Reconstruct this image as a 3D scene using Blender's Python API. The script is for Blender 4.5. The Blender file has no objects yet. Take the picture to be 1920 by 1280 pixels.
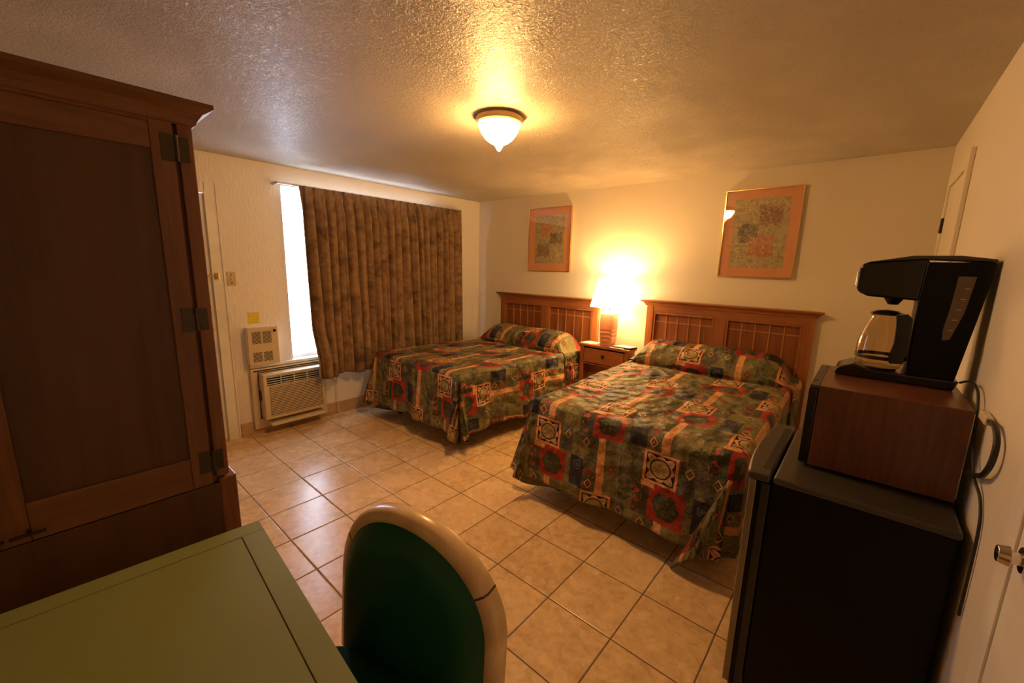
import bpy, bmesh, math, random
from mathutils import Vector, Matrix
random.seed(7)
C = bpy.context.scene.collection
PI = math.pi
W, H, YF = 4.45, 2.44, -5.2          # room width, height, y of the wall behind the camera

# ------------------------------------------------------------ node helpers
def nmat(name):
    m = bpy.data.materials.new(name); m.use_nodes = True
    nt = m.node_tree; nt.nodes.clear()
    out = nt.nodes.new('ShaderNodeOutputMaterial')
    return m, nt, out
class NT:
    """tiny expression helper over a node tree"""
    def __init__(s, nt): s.nt = nt
    def put(s, node, i, v):
        if v is None: return
        if isinstance(v, (int, float)): node.inputs[i].default_value = v
        elif isinstance(v, tuple): node.inputs[i].default_value = v if len(v) != 3 or node.inputs[i].type == 'VECTOR' else (*v, 1)
        else: s.nt.links.new(v, node.inputs[i])
    def m(s, op, a, b=None, c=None):
        n = s.nt.nodes.new('ShaderNodeMath'); n.operation = op
        s.put(n, 0, a); s.put(n, 1, b); s.put(n, 2, c)
        return n.outputs[0]
    def add(s, a, b): return s.m('ADD', a, b)
    def sub(s, a, b): return s.m('SUBTRACT', a, b)
    def mul(s, a, b): return s.m('MULTIPLY', a, b)
    def lt(s, a, b): return s.m('LESS_THAN', a, b)
    def gt(s, a, b): return s.m('GREATER_THAN', a, b)
    def mx(s, a, b): return s.m('MAXIMUM', a, b)
    def mn(s, a, b): return s.m('MINIMUM', a, b)
    def ab(s, a): return s.m('ABSOLUTE', a)
    def fmod(s, a, b): return s.m('FLOORED_MODULO', a, b)
    def box(s, u, v, u0, u1, v0, v1):
        a = s.ab(s.sub(u, (u0+u1)/2)); b = s.ab(s.sub(v, (v0+v1)/2))
        return s.mul(s.lt(a, (u1-u0)/2), s.lt(b, (v1-v0)/2))
    def dia(s, u, v, cu, cv, r):
        return s.lt(s.add(s.ab(s.sub(u, cu)), s.mul(s.ab(s.sub(v, cv)), .75)), r)
    def dist(s, u, v, cu, cv):
        a = s.sub(u, cu); b = s.sub(v, cv)
        return s.m('SQRT', s.add(s.mul(a, a), s.mul(b, b)))
    def mix(s, f, a, b):
        n = s.nt.nodes.new('ShaderNodeMix'); n.data_type = 'RGBA'
        s.put(n, 0, f)
        for i, v in ((6, a), (7, b)):
            if isinstance(v, tuple): n.inputs[i].default_value = (*v[:3], 1)
            else: s.nt.links.new(v, n.inputs[i])
        return n.outputs[2]
    def noise(s, vec, scale, detail=2, rough=.5, dist=0, col=False):
        n = s.nt.nodes.new('ShaderNodeTexNoise')
        if vec is not None: s.nt.links.new(vec, n.inputs['Vector'])
        n.inputs['Scale'].default_value = scale; n.inputs['Detail'].default_value = detail
        n.inputs['Roughness'].default_value = rough; n.inputs['Distortion'].default_value = dist
        return n.outputs['Color' if col else 'Fac']
    def vor(s, vec, scale, out='Distance', feat='F1'):
        n = s.nt.nodes.new('ShaderNodeTexVoronoi'); n.feature = feat
        s.nt.links.new(vec, n.inputs['Vector']); n.inputs['Scale'].default_value = scale
        return n.outputs[out]
    def ramp(s, f, stops, interp='LINEAR'):
        n = s.nt.nodes.new('ShaderNodeValToRGB'); cr = n.color_ramp; cr.interpolation = interp
        while len(cr.elements) < len(stops): cr.elements.new(.5)
        for e, (p, c) in zip(cr.elements, stops):
            e.position = p; e.color = (*c[:3], 1)
        s.nt.links.new(f, n.inputs[0]); return n.outputs[0]
    def coord(s, kind='Object'):
        return s.nt.nodes.new('ShaderNodeTexCoord').outputs[kind]
    def geo(s): return s.nt.nodes.new('ShaderNodeNewGeometry').outputs['Position']
    def mapping(s, vec, scale=(1,1,1), rot=(0,0,0), loc=(0,0,0)):
        n = s.nt.nodes.new('ShaderNodeMapping'); s.nt.links.new(vec, n.inputs[0])
        n.inputs['Scale'].default_value = scale; n.inputs['Rotation'].default_value = rot; n.inputs['Location'].default_value = loc
        return n.outputs[0]
    def sep(s, vec):
        n = s.nt.nodes.new('ShaderNodeSeparateXYZ'); s.nt.links.new(vec, n.inputs[0]); return n.outputs
    def comb(s, x, y, z=0.0):
        n = s.nt.nodes.new('ShaderNodeCombineXYZ'); s.put(n, 0, x); s.put(n, 1, y); s.put(n, 2, z); return n.outputs[0]
    def bump(s, h, strength, dist):
        n = s.nt.nodes.new('ShaderNodeBump'); s.nt.links.new(h, n.inputs['Height'])
        n.inputs['Strength'].default_value = strength; n.inputs['Distance'].default_value = dist
        return n.outputs[0]
    def pbr(s, out, col, rough=.6, metal=0, spec=.5, normal=None, coat=0, sheen=0):
        b = s.nt.nodes.new('ShaderNodeBsdfPrincipled')
        s.put(b, 'Base Color', col); s.put(b, 'Roughness', rough); s.put(b, 'Metallic', metal)
        s.put(b, 'Specular IOR Level', spec); s.put(b, 'Coat Weight', coat)
        b.inputs['Sheen Weight'].default_value = sheen
        if normal is not None: s.nt.links.new(normal, b.inputs['Normal'])
        s.nt.links.new(b.outputs[0], out.inputs[0]); return b

def plain(name, col, rough=.5, metal=0, spec=.5, coat=0, var=.12, bump=0, bscale=200):
    """procedural paint / metal / plastic with slight mottling"""
    m, nt, out = nmat(name); n = NT(nt); o = n.coord()
    f = n.noise(o, 9, 3)
    c = n.mix(f, tuple(x*(1-var) for x in col), tuple(min(1, x*(1+var)) for x in col))
    nr = n.bump(n.noise(o, bscale, 2), bump, .002) if bump else None
    n.pbr(out, c, rough, metal, spec, nr, coat); return m

def wood(name, dark, light, axis='Z', rough=.38, scale=1.0):
    m, nt, out = nmat(name); n = NT(nt); o = n.coord()
    sc = {'Z': (9, 9, .7), 'Y': (9, .7, 9), 'X': (.7, 9, 9)}[axis]
    v = n.mapping(o, tuple(x*scale for x in sc))
    a = n.noise(v, 1.6, 4, .6, 1.2); b = n.noise(n.mapping(o, tuple(x*scale*7 for x in sc)), 1.5, 2)
    f = n.add(n.mul(a, .75), n.mul(b, .3))
    c = n.ramp(f, [(.3, dark), (.52, tuple((x+y)/2 for x, y in zip(dark, light))), (.72, light)])
    n.pbr(out, c, rough, 0, .45, n.bump(b, .08, .002), .15); return m

# ------------------------------------------------------------ materials
M = {}
def mk_wall(name, stretch, strength, base=(.80, .74, .62), sc=26):
    m, nt, out = nmat(name); n = NT(nt); g = n.geo()
    h = n.noise(n.mapping(g, stretch), sc, 4, .55)
    h2 = n.noise(g, 90, 2)
    hh = n.add(n.mul(h, 1.0), n.mul(h2, .25))
    c = n.mix(n.noise(g, 1.3, 3), tuple(x*.94 for x in base), base)
    n.pbr(out, c, .55, 0, .35, n.bump(hh, strength, .006)); return m
M['wall'] = mk_wall('painted_wall', (1, 1, 1), .22)
M['wall_brushed'] = mk_wall('brightened_wall_brushed', (1, 2.0, .32), .9, base=(.88, .83, .74), sc=44)  # paler than the other walls: lamp light and daylight put into the base colour
def mk_ceiling():
    m, nt, out = nmat('textured_ceiling'); n = NT(nt); g = n.geo()
    a = n.noise(g, 75, 4, .66, .8); b = n.noise(g, 7, 2)
    k = n.ramp(a, [(.42, (0, 0, 0)), (.58, (1, 1, 1))])
    patch = n.ramp(n.noise(g, 3.2, 3, .6), [(.35, (.35, .35, .35)), (.62, (1, 1, 1))])
    rid = n.noise(n.mapping(g, (1, 2.2, 1), (0, 0, .5)), 15, 4, .7, 1.0)
    hh = n.add(n.mul(n.mul(k, patch), .9), n.add(n.mul(b, .5), n.mul(rid, .9)))
    c = n.mix(n.noise(g, 1.1, 3), (.56, .49, .38), (.63, .55, .43))
    n.pbr(out, c, .34, 0, .4, n.bump(hh, .8, .0075)); return m
M['ceiling'] = mk_ceiling()
T, TX, TY = .33804, .7977, -3.2804
def mk_tile():
    m, nt, out = nmat('ceramic_floor_tile'); n = NT(nt); g = n.geo(); x, y, z = n.sep(g)
    tx = n.m('DIVIDE', n.sub(x, TX), T); ty = n.m('DIVIDE', n.sub(y, TY), T)
    wob = n.mul(n.sub(n.noise(g, 6, 2), .5), .012)
    fx = n.ab(n.sub(n.fmod(n.add(n.add(tx, wob), .5), 1.0), .5)); fy = n.ab(n.sub(n.fmod(n.add(n.add(ty, wob), .5), 1.0), .5))
    d = n.mn(fx, fy)
    grout = n.lt(d, .0088)
    cell = n.comb(n.m('FLOOR', tx), n.m('FLOOR', ty))
    wn = nt.nodes.new('ShaderNodeTexWhiteNoise'); nt.links.new(cell, wn.inputs['Vector'])
    mott = n.noise(g, 22, 5, .62, .5); big = n.noise(g, 5, 3)
    f = n.add(n.add(n.mul(mott, .7), n.mul(big, .3)), n.mul(n.sub(wn.outputs['Value'], .5), .10))
    c = n.ramp(f, [(.33, (.56, .37, .19)), (.5, (.71, .50, .275)), (.68, (.80, .61, .37))])
    c = n.mix(grout, c, (.13, .085, .05))
    edge = n.ramp(d, [(.006, (0, 0, 0)), (.02, (1, 1, 1))])
    nr = n.bump(n.add(n.mul(edge, 1.0), n.mul(mott, .05)), .5, .003)
    r = n.add(n.mul(grout, .45), n.add(.2, n.mul(big, .14)))
    n.pbr(out, c, r, 0, .5, nr); return m
M['tile'] = mk_tile()
M['tile_base'] = plain('ceramic_baseboard', (.50, .35, .20), .35, var=.2)
M['oak'] = wood('orange_oak', (.20, .065, .022), (.42, .16, .055), 'Z', .36)
M['oak_x'] = wood('orange_oak_crosswise', (.20, .065, .022), (.42, .16, .055), 'X', .36)
M['oak_panel'] = wood('orange_oak_panel', (.16, .050, .018), (.30, .105, .038), 'Z', .42)
M['oak_strip'] = wood('pale_oak_strip', (.34, .14, .055), (.52, .24, .10), 'Z', .36)
M['armoire'] = wood('brown_armoire_wood', (.13, .048, .020), (.29, .115, .048), 'Z', .42)
M['armoire_y'] = wood('brown_armoire_wood_rail', (.13, .052, .020), (.26, .11, .046), 'Y', .42)
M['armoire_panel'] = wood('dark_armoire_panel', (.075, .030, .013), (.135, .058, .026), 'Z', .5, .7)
M['laminate'] = wood('walnut_laminate', (.075, .022, .012), (.17, .060, .030), 'Z', .35, 2.2)
M['white'] = plain('white_gloss_paint', (.80, .77, .70), .4, bump=.1)
M['white_frame'] = plain('white_window_frame', (.82, .82, .80), .35)
M['beige'] = plain('beige_enamel', (.66, .54, .36), .4, var=.05)
M['beige_dark'] = plain('beige_shadow_gap', (.10, .075, .05), .7)
M['cream'] = plain('cream_plastic', (.70, .60, .42), .42, var=.05)
M['almond'] = plain('almond_switch_plate', (.58, .46, .27), .4, var=.03)
M['black'] = plain('black_plastic', (.008, .008, .009), .16, spec=.5)
M['black_matte'] = plain('black_textured_plastic', (.004, .004, .004), .4, spec=.14, bump=.3)
M['rubber'] = plain('black_rubber', (.015, .014, .013), .5)
M['greytop'] = plain('charcoal_plastic', (.042, .037, .030), .4)
M['fridge_door'] = plain('silver_grey_door', (.24, .20, .15), .38, metal=.5)
M['chrome'] = plain('worn_chrome', (.72, .66, .58), .16, metal=1, var=.05)
M['brass'] = plain('polished_brass', (.80, .52, .20), .18, metal=1, var=.05)
M['ring'] = plain('cream_gold_lamp_ring', (.80, .60, .34), .3, metal=.25, var=.05)
M['gold'] = plain('gold_frame_metal', (.83, .56, .28), .2, metal=1, var=.05)
M['hinge'] = plain('antique_brass_hinge', (.085, .065, .042), .4, metal=.8)
M['dark_metal'] = plain('dark_bronze', (.05, .035, .02), .4, metal=.8)
M['lamp_base'] = plain('salmon_ceramic', (.70, .30, .17), .35, var=.05)
M['paper'] = plain('white_paper', (.84, .81, .72), .7, var=.03)
M['cord_white'] = plain('white_cord_vinyl', (.75, .72, .64), .5)
M['green_vinyl'] = plain('dark_green_vinyl', (.005, .075, .036), .5, spec=.3, var=.2, bump=.25, bscale=320)
M['seat_vinyl'] = plain('dark_green_seat_vinyl', (.004, .05, .025), .75, spec=.15, bump=.25)
M['mattress'] = plain('mattress_ticking', (.5, .5, .48), .8)
M['green_top'] = plain('sage_green_laminate', (.25, .29, .13), .30, var=.04)
M['green_edge'] = plain('darker_green_edge', (.13, .17, .06), .4, var=.08)
M['slot'] = plain('dark_slot', (.02, .016, .012), .8)
M['scuff_wood'] = None
def mk_chairwood():
    m, nt, out = nmat('pale_worn_chair_wood'); n = NT(nt); o = n.coord()
    a = n.noise(n.mapping(o, (3, 3, 3)), 3, 4, .6); s = n.noise(n.mapping(o, (1, 1, 1)), 26, 5, .7)
    c = n.ramp(a, [(.35, (.66, .46, .25)), (.65, (.82, .64, .38))])
    c = n.mix(n.gt(s, .68), c, (.26, .14, .06))
    n.pbr(out, c, .3, 0, .5, n.bump(s, .1, .002), .2); return m
M['chair_wood'] = mk_chairwood()
def emit(name, col, strength):
    m, nt, out = nmat(name)
    e = nt.nodes.new('ShaderNodeEmission'); e.inputs[0].default_value = (*col, 1); e.inputs[1].default_value = strength
    nt.links.new(e.outputs[0], out.inputs[0]); return m
WARM = (1.0, .51, .16)
M['bowl'] = emit('glowing_frosted_glass', (1.0, .51, .16), 150)
def mk_shade():
    m, nt, out = nmat('lit_fabric_shade')
    e = nt.nodes.new('ShaderNodeEmission'); e.inputs[0].default_value = (1, .62, .26, 1); e.inputs[1].default_value = 18
    d = nt.nodes.new('ShaderNodeBsdfDiffuse'); d.inputs[0].default_value = (.8, .75, .62, 1)
    a = nt.nodes.new('ShaderNodeAddShader'); nt.links.new(e.outputs[0], a.inputs[0]); nt.links.new(d.outputs[0], a.inputs[1])
    nt.links.new(a.outputs[0], out.inputs[0]); return m
M['shade'] = mk_shade()
def mk_glass(name, tint=(1, 1, 1), base=.04, ior=1.5):
    m, nt, out = nmat(name)
    t = nt.nodes.new('ShaderNodeBsdfTransparent'); t.inputs[0].default_value = (*tint, 1)
    g = nt.nodes.new('ShaderNodeBsdfGlossy'); g.inputs['Roughness'].default_value = .02
    lw = nt.nodes.new('ShaderNodeLayerWeight'); lw.inputs[0].default_value = .5
    pw = nt.nodes.new('ShaderNodeMath'); pw.operation = 'POWER'; nt.links.new(lw.outputs['Facing'], pw.inputs[0]); pw.inputs[1].default_value = 4
    f = nt.nodes.new('ShaderNodeMath'); f.operation = 'MULTIPLY_ADD'; nt.links.new(pw.outputs[0], f.inputs[0]); f.inputs[1].default_value = ior-.8; f.inputs[2].default_value = base
    mx = nt.nodes.new('ShaderNodeMixShader')
    nt.links.new(f.outputs[0], mx.inputs[0]); nt.links.new(t.outputs[0], mx.inputs[1]); nt.links.new(g.outputs[0], mx.inputs[2])
    nt.links.new(mx.outputs[0], out.inputs[0]); return m
M['pane'] = mk_glass('clear_pane')
M['carafe'] = mk_glass('carafe_glass', (.93, .88, .80), ior=1.7)
def mk_waterwindow():
    m, nt, out = nmat('smoky_level_window'); n = NT(nt); o = n.geo(); x, y, z = n.sep(o)
    c = n.mix(n.noise(o, 12, 2), (.11, .08, .046), (.16, .115, .07))
    n.pbr(out, c, .25, 0, .5); return m
M['level'] = mk_waterwindow()
M['level_mark'] = plain('pale_level_mark', (.55, .50, .40), .5)
def mk_note():
    m, nt, out = nmat('yellow_notice_paper'); n = NT(nt); g = n.geo(); x, y, z = n.sep(g)
    row = n.lt(n.fmod(z, .0155), .006)
    br = n.gt(n.noise(n.mapping(g, (1, 1, .2)), 170, 1), .47)
    c = n.mix(n.mul(row, n.mul(br, .6)), (.80, .66, .06), (.35, .22, .03))
    n.pbr(out, c, .6); return m
M['note'] = mk_note()
def mk_curtain():
    m, nt, out = nmat('brown_leaf_print_curtain'); n = NT(nt); o = n.coord('UV')
    wv = n.mapping(o, (1, 1, 1))
    ds = n.noise(wv, 5, 2, .5, 0, True)
    vm = nt.nodes.new('ShaderNodeVectorMath'); vm.operation = 'MULTIPLY_ADD'
    nt.links.new(ds, vm.inputs[0]); vm.inputs[1].default_value = (.10, .10, 0); nt.links.new(wv, vm.inputs[2])
    vv = n.mapping(vm.outputs[0], (1.5, 1.0, 1), (0, 0, .2))
    lm = n.ramp(n.noise(vv, 5.5, 3, .6, .5), [(.50, (0, 0, 0)), (.60, (1, 1, 1))])
    lm2 = n.ramp(n.noise(n.mapping(vm.outputs[0], (1.5, .9, 1), (0, 0, -.3), (3, 1, 0)), 6, 3, .6, .5), [(.52, (0, 0, 0)), (.62, (1, 1, 1))])
    base = n.ramp(n.noise(wv, 16, 3, .6), [(.35, (.215, .130, .066)), (.65, (.31, .195, .105))])
    c = n.mix(n.mul(lm, .6), base, (.125, .080, .045))
    c = n.mix(n.mul(lm2, .6), c, (.17, .080, .042))
    c = n.mix(n.mul(n.mul(lm, lm2), .75), c, (.07, .055, .038))
    b = n.pbr(out, c, .75, 0, .25, n.bump(n.noise(n.mapping(o, (1, .25, 1)), 400, 1), .2, .001), 0, .15)
    return m
M['curtain'] = mk_curtain()

def mk_spread():
    """patchwork quilt print worked out with maths nodes on the cloth's own UV, in metres"""
    m, nt, out = nmat('patchwork_print_bedspread'); n = NT(nt); uv = n.coord('UV'); X, Y, _ = n.sep(uv)
    wob = n.noise(uv, 14, 2, .5, 0, True); wx, wy, _w = n.sep(wob)
    X = n.add(X, n.mul(n.sub(wx, .5), .012)); Y = n.add(Y, n.mul(n.sub(wy, .5), .012))
    CW, VH = .375, .74
    U = n.m('DIVIDE', X, CW); ci = n.m('FLOOR', n.add(U, .5))
    u = n.mul(n.sub(U, ci), CW)
    par = n.fmod(ci, 2.0)
    v = n.fmod(n.add(Y, n.mul(par, VH/2)), VH)
    GD, OL, SL = (.026, .038, .017), (.22, .195, .075), (.066, .062, .064)
    RED, NAV, SAL, TAN, BLK = (.34, .030, .022), (.018, .020, .042), (.66, .32, .15), (.42, .29, .12), (.012, .010, .012)
    cells = n.vor(n.mapping(uv, (1, .7, 1)), 11, 'Color')
    cr, cg, cb = n.sep(cells)
    base = n.mix(n.gt(cr, .40), GD, OL); base = n.mix(n.gt(cg, .68), base, SL)
    base = n.mix(n.ramp(n.noise(uv, 26, 4, .75), [(.40, (0, 0, 0)), (.62, (1, 1, 1))]), base, n.mix(n.noise(uv, 9, 2), (.25, .21, .09), (.07, .07, .05)))
    # paisley scribble lines
    sc = n.noise(uv, 19, 1, .5, 1.6); line = n.lt(n.ab(n.sub(n.fmod(n.mul(sc, 6), 1.0), .5)), .06)
    base = n.mix(n.mul(line, .7), base, (.25, .23, .11))
    sc2 = n.noise(uv, 27, 1, .5, 2.2); line2 = n.lt(n.ab(n.sub(n.fmod(n.mul(sc2, 5), 1.0), .5)), .07)
    base = n.mix(n.mul(line2, .6), base, (.022, .030, .018))
    c = base
    # light olive band right of the stripe, dark leaf bed left of the red block
    c = n.mix(n.mul(n.box(u, v, .045, .13, .39, .74), .55), c, (.20, .18, .075))
    leaf = n.box(u, v, -.14, -.05, .21, .39)
    c = n.mix(n.mul(leaf, .8), c, (.022, .040, .020))
    tri = n.mul(n.mul(leaf, n.lt(u, -.085)), n.gt(n.noise(uv, 34, 2, .6), .54))
    c = n.mix(tri, c, (.40, .05, .03))
    # triangles of slate
    tr = n.mul(n.box(u, v, .10, .1875, .0, .17), n.gt(n.add(u, n.mul(v, .5)), .185))
    c = n.mix(tr, c, (.085, .075, .075))
    # navy block with spiral
    nb = n.box(u, v, -.1875, -.09, .55, .74); c = n.mix(nb, c, NAV)
    rs = n.dist(u, v, -.135, .60)
    sp = n.mul(nb, n.mul(n.lt(rs, .042), n.lt(n.ab(n.sub(n.fmod(rs, .018), .009)), .0022)))
    c = n.mix(n.mul(sp, .7), c, (.17, .16, .20))
    # red block with round green centre
    rb = n.box(u, v, -.05, .15, .185, .39); c = n.mix(rb, c, RED)
    rd = n.dist(u, v, .05, .29); rn = n.add(rd, n.mul(n.sub(n.noise(uv, 40, 2), .5), .03))
    rn = n.add(rn, n.mul(n.ab(n.m('SINE', n.mul(n.m('ARCTAN2', n.sub(v, .29), n.sub(u, .05)), 3))), .012))
    c = n.mix(n.lt(rn, .080), c, (.045, .055, .034))
    c = n.mix(n.mul(n.lt(rn, .066), n.gt(n.noise(uv, 60, 2), .55)), c, (.11, .10, .06))
    # salmon stripe and tab
    st = n.box(u, v, -.005, .042, .39, .74); mo = n.noise(uv, 55, 3, .6)
    c = n.mix(st, c, n.mix(n.gt(mo, .56), SAL, (.50, .30, .13)))
    c = n.mix(n.box(u, v, -.10, -.02, .185, .215), c, SAL)
    # green thread line
    c = n.mix(n.mul(n.box(u, v, .131, .136, .37, .74), .8), c, (.20, .28, .09))
    # red dot and diamonds
    c = n.mix(n.lt(n.dist(u, v, -.055, .62), .022), c, (.26, .03, .025))
    for cu, cv, o_, i_ in ((-.05, .695, SAL, RED), (-.085, .44, (.50, .36, .18), (.22, .04, .02)), (.085, .57, RED, (.40, .20, .08)), (.155, .06, (.45, .33, .14), (.2, .05, .03))):
        c = n.mix(n.dia(u, v, cu, cv, .025), c, o_)
        c = n.mix(n.dia(u, v, cu, cv, .017), c, BLK if o_ is SAL else (.06, .05, .03))
        c = n.mix(n.dia(u, v, cu, cv, .009), c, i_)
    # ornament square
    a = n.m('DIVIDE', u, .098); b = n.m('DIVIDE', n.sub(v, .093), .093)
    cheb = n.mx(n.ab(a), n.ab(b)); r = n.m('SQRT', n.add(n.mul(a, a), n.mul(b, b)))
    th = n.m('ARCTAN2', b, a)
    inside = n.lt(cheb, 1.0); c = n.mix(inside, c, RED); c = n.mix(n.lt(cheb, .97), c, SAL)
    c = n.mix(n.lt(cheb, .82), c, BLK)
    pet = n.add(.66, n.mul(n.ab(n.m('COSINE', n.mul(th, 4))), .13))
    cp = n.add(pet, n.mul(n.m('POWER', n.ab(n.m('SINE', n.mul(th, 2))), 10), .24))
    pm = n.lt(r, cp); c = n.mix(n.mul(pm, n.lt(cheb, .82)), c, n.mix(n.gt(mo, .52), SAL, (.42, .30, .20)))
    vein = n.mul(n.gt(r, .62), n.lt(n.ab(n.m('COSINE', n.mul(th, 2))), .10))
    c = n.mix(n.mul(n.mul(vein, pm), inside), c, (.30, .26, .26))
    c = n.mix(n.mul(n.lt(n.ab(n.m('COSINE', n.mul(th, 2))), .97), 0.0), c, c)
    c = n.mix(n.lt(r, .60), c, BLK); c = n.mix(n.lt(r, .52), c, TAN)
    c = n.mix(n.mul(n.lt(r, .50), n.gt(mo, .53)), c, (.24, .21, .08))
    c = n.mix(n.mul(n.ramp(n.noise(uv, 48, 4, .8), [(.48, (0, 0, 0)), (.66, (1, 1, 1))]), .30), c, (.05, .048, .026))
    # quilting: wandering stitched channels
    q = n.vor(uv, 13, 'Distance', 'SMOOTH_F1'); q2 = n.noise(uv, 22, 2)
    nr = n.bump(n.add(n.mul(q, -1.0), n.mul(q2, .3)), .9, .055)
    n.pbr(out, c, .55, 0, .35, nr, 0, 0); return m
M['spread'] = mk_spread()

def mk_art(name, patches, seed):
    m, nt, out = nmat(name); n = NT(nt); o = n.coord('UV'); x, y, _ = n.sep(o)
    v = n.mapping(o, (1, 1.25, 1), loc=(seed, seed*2, 0))
    f = n.noise(v, 14, 5, .75)
    c = n.ramp(f, [(.3, (.27, .24, .13)), (.5, (.40, .35, .19)), (.7, (.55, .47, .28))])
    w = n.noise(v, 9, 2, .5, 0, True); wx, wy, _w = n.sep(w)
    X = n.add(x, n.mul(n.sub(wx, .5), .16)); Y = n.add(y, n.mul(n.sub(wy, .5), .16))
    for (u0, u1, v0, v1, col) in patches:
        k = n.mul(n.box(X, Y, u0, u1, v0, v1), n.gt(n.noise(v, 30, 3, .8), .42))
        c = n.mix(n.mul(k, .85), c, col)
    sc = n.noise(n.mapping(o, (1, 1, 1), (0, 0, seed)), 6, 3, .6, 2.0)
    ln = n.mul(n.lt(n.ab(n.sub(n.fmod(n.mul(sc, 7), 1.0), .5)), .09), n.gt(n.noise(v, 7, 2), .44))
    c = n.mix(n.mul(ln, .8), c, (.74, .64, .44))
    n.pbr(out, c, .55); return m

# ------------------------------------------------------------ mesh helper
class MB:
    def __init__(s): s.v = []; s.f = []; s.uv = None
    def quad(s, a, b, c, d):
        i = len(s.v); s.v += [tuple(a), tuple(b), tuple(c), tuple(d)]; s.f.append((i, i+1, i+2, i+3)); return s
    def box(s, x0, x1, y0, y1, z0, z1, mat=None):
        if x0 > x1: x0, x1 = x1, x0
        if y0 > y1: y0, y1 = y1, y0
        if z0 > z1: z0, z1 = z1, z0
        i = len(s.v)
        P = [(x0,y0,z0),(x1,y0,z0),(x1,y1,z0),(x0,y1,z0),(x0,y0,z1),(x1,y0,z1),(x1,y1,z1),(x0,y1,z1)]
        if mat is not None: P = [tuple(mat @ Vector(p)) for p in P]
        s.v += P
        s.f += [(i,i+3,i+2,i+1),(i+4,i+5,i+6,i+7),(i,i+1,i+5,i+4),(i+1,i+2,i+6,i+5),(i+2,i+3,i+7,i+6),(i+3,i,i+4,i+7)]
        return s
    def prism(s, poly, axis, a0, a1):
        """extrude a 2-D polygon along axis; poly coords are the other two axes in order"""
        i = len(s.v); n = len(poly)
        def P(p, a): return {'x': (a, p[0], p[1]), 'y': (p[0], a, p[1]), 'z': (p[0], p[1], a)}[axis]
        s.v += [P(p, a0) for p in poly] + [P(p, a1) for p in poly]
        s.f.append(tuple(i+k for k in range(n))[::-1]); s.f.append(tuple(i+n+k for k in range(n)))
        for k in range(n): s.f.append((i+k, i+(k+1)%n, i+n+(k+1)%n, i+n+k))
        return s
    def loft(s, rings, cap0=True, cap1=True):
        i = len(s.v); n = len(rings[0])
        for r in rings: s.v += [tuple(p) for p in r]
        for a in range(len(rings)-1):
            for k in range(n):
                s.f.append((i+a*n+k, i+a*n+(k+1)%n, i+(a+1)*n+(k+1)%n, i+(a+1)*n+k))
        if cap0: s.f.append(tuple(i+k for k in range(n))[::-1])
        if cap1: s.f.append(tuple(i+(len(rings)-1)*n+k for k in range(n)))
        return s
    def lathe(s, cx, cy, prof, n=40, caps=True):
        rings = [[(cx+max(r, 1e-4)*math.cos(2*PI*k/n), cy+max(r, 1e-4)*math.sin(2*PI*k/n), z) for k in range(n)] for r, z in prof]
        return s.loft(rings, caps, caps)
    def cyl(s, p0, p1, r, n=20, r1=None):
        p0, p1 = Vector(p0), Vector(p1); d = (p1-p0).normalized()
        a = d.orthogonal().normalized(); b = d.cross(a)
        R = [[p+(a*math.cos(2*PI*k/n)+b*math.sin(2*PI*k/n))*rr for k in range(n)] for p, rr in ((p0, r), (p1, r if r1 is None else r1))]
        return s.loft(R)
    def tube(s, pts, r, n=10, sub=6):
        P = [Vector(p) for p in pts]; Q = []
        for i in range(len(P)-1):
            a = P[max(i-1, 0)]; b = P[i]; c = P[i+1]; d = P[min(i+2, len(P)-1)]
            for k in range(sub):
                t = k/sub
                Q.append(.5*((2*b)+(c-a)*t+(2*a-5*b+4*c-d)*t*t+(3*b-a-3*c+d)*t**3))
        Q.append(P[-1]); rings = []; up = None
        for i, q in enumerate(Q):
            t = (Q[min(i+1, len(Q)-1)]-Q[max(i-1, 0)]).normalized()
            up = t.orthogonal().normalized() if up is None else (up - t*up.dot(t)).normalized()
            b = t.cross(up); rings.append([q+(up*math.cos(2*PI*k/n)+b*math.sin(2*PI*k/n))*r for k in range(n)])
        return s.loft(rings)
    def build(s, name, mat, parent=None, bevel=0, smooth=False, seg=2, uv=None, solid=0):
        me = bpy.data.meshes.new(name)
        L = parent_origin(parent)
        me.from_pydata([(x-L[0], y-L[1], z-L[2]) for x, y, z in s.v], [], s.f)
        bm = bmesh.new(); bm.from_mesh(me); bmesh.ops.recalc_face_normals(bm, faces=bm.faces)
        if uv is not None:
            lay = bm.loops.layers.uv.new('UVMap'); bm.verts.ensure_lookup_table()
            for f in bm.faces:
                for l in f.loops: l[lay].uv = uv[l.vert.index]
        bm.to_mesh(me); bm.free()
        me.materials.append(mat)
        if smooth is True or smooth:
            for p in me.polygons: p.use_smooth = True
            if smooth is not True:
                try: me.set_sharp_from_angle(angle=smooth)
                except Exception: pass
        o = bpy.data.objects.new(name, me); C.objects.link(o)
        if parent is not None: o.parent = parent
        if solid:
            md = o.modifiers.new('thick', 'SOLIDIFY'); md.thickness = solid; md.offset = -1
        if bevel:
            md = o.modifiers.new('bevel', 'BEVEL'); md.width = bevel; md.segments = seg; md.limit_method = 'ANGLE'; md.angle_limit = math.radians(40)
        return o
def parent_origin(p):
    v = Vector((0, 0, 0))
    while p is not None: v = v + p.location; p = p.parent
    return v
def thing(name, loc, label, cat, group=None):
    o = bpy.data.objects.new(name, None); C.objects.link(o); o.location = loc; o.empty_display_size = .1
    return tag(o, label, cat, group)
def tag(o, label, cat, group=None):
    o['label'] = label; o['category'] = cat
    if group: o['group'] = group
    return o
def struct(o, label=None):
    o['kind'] = 'structure'
    if label: o['label'] = label
    return o
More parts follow.
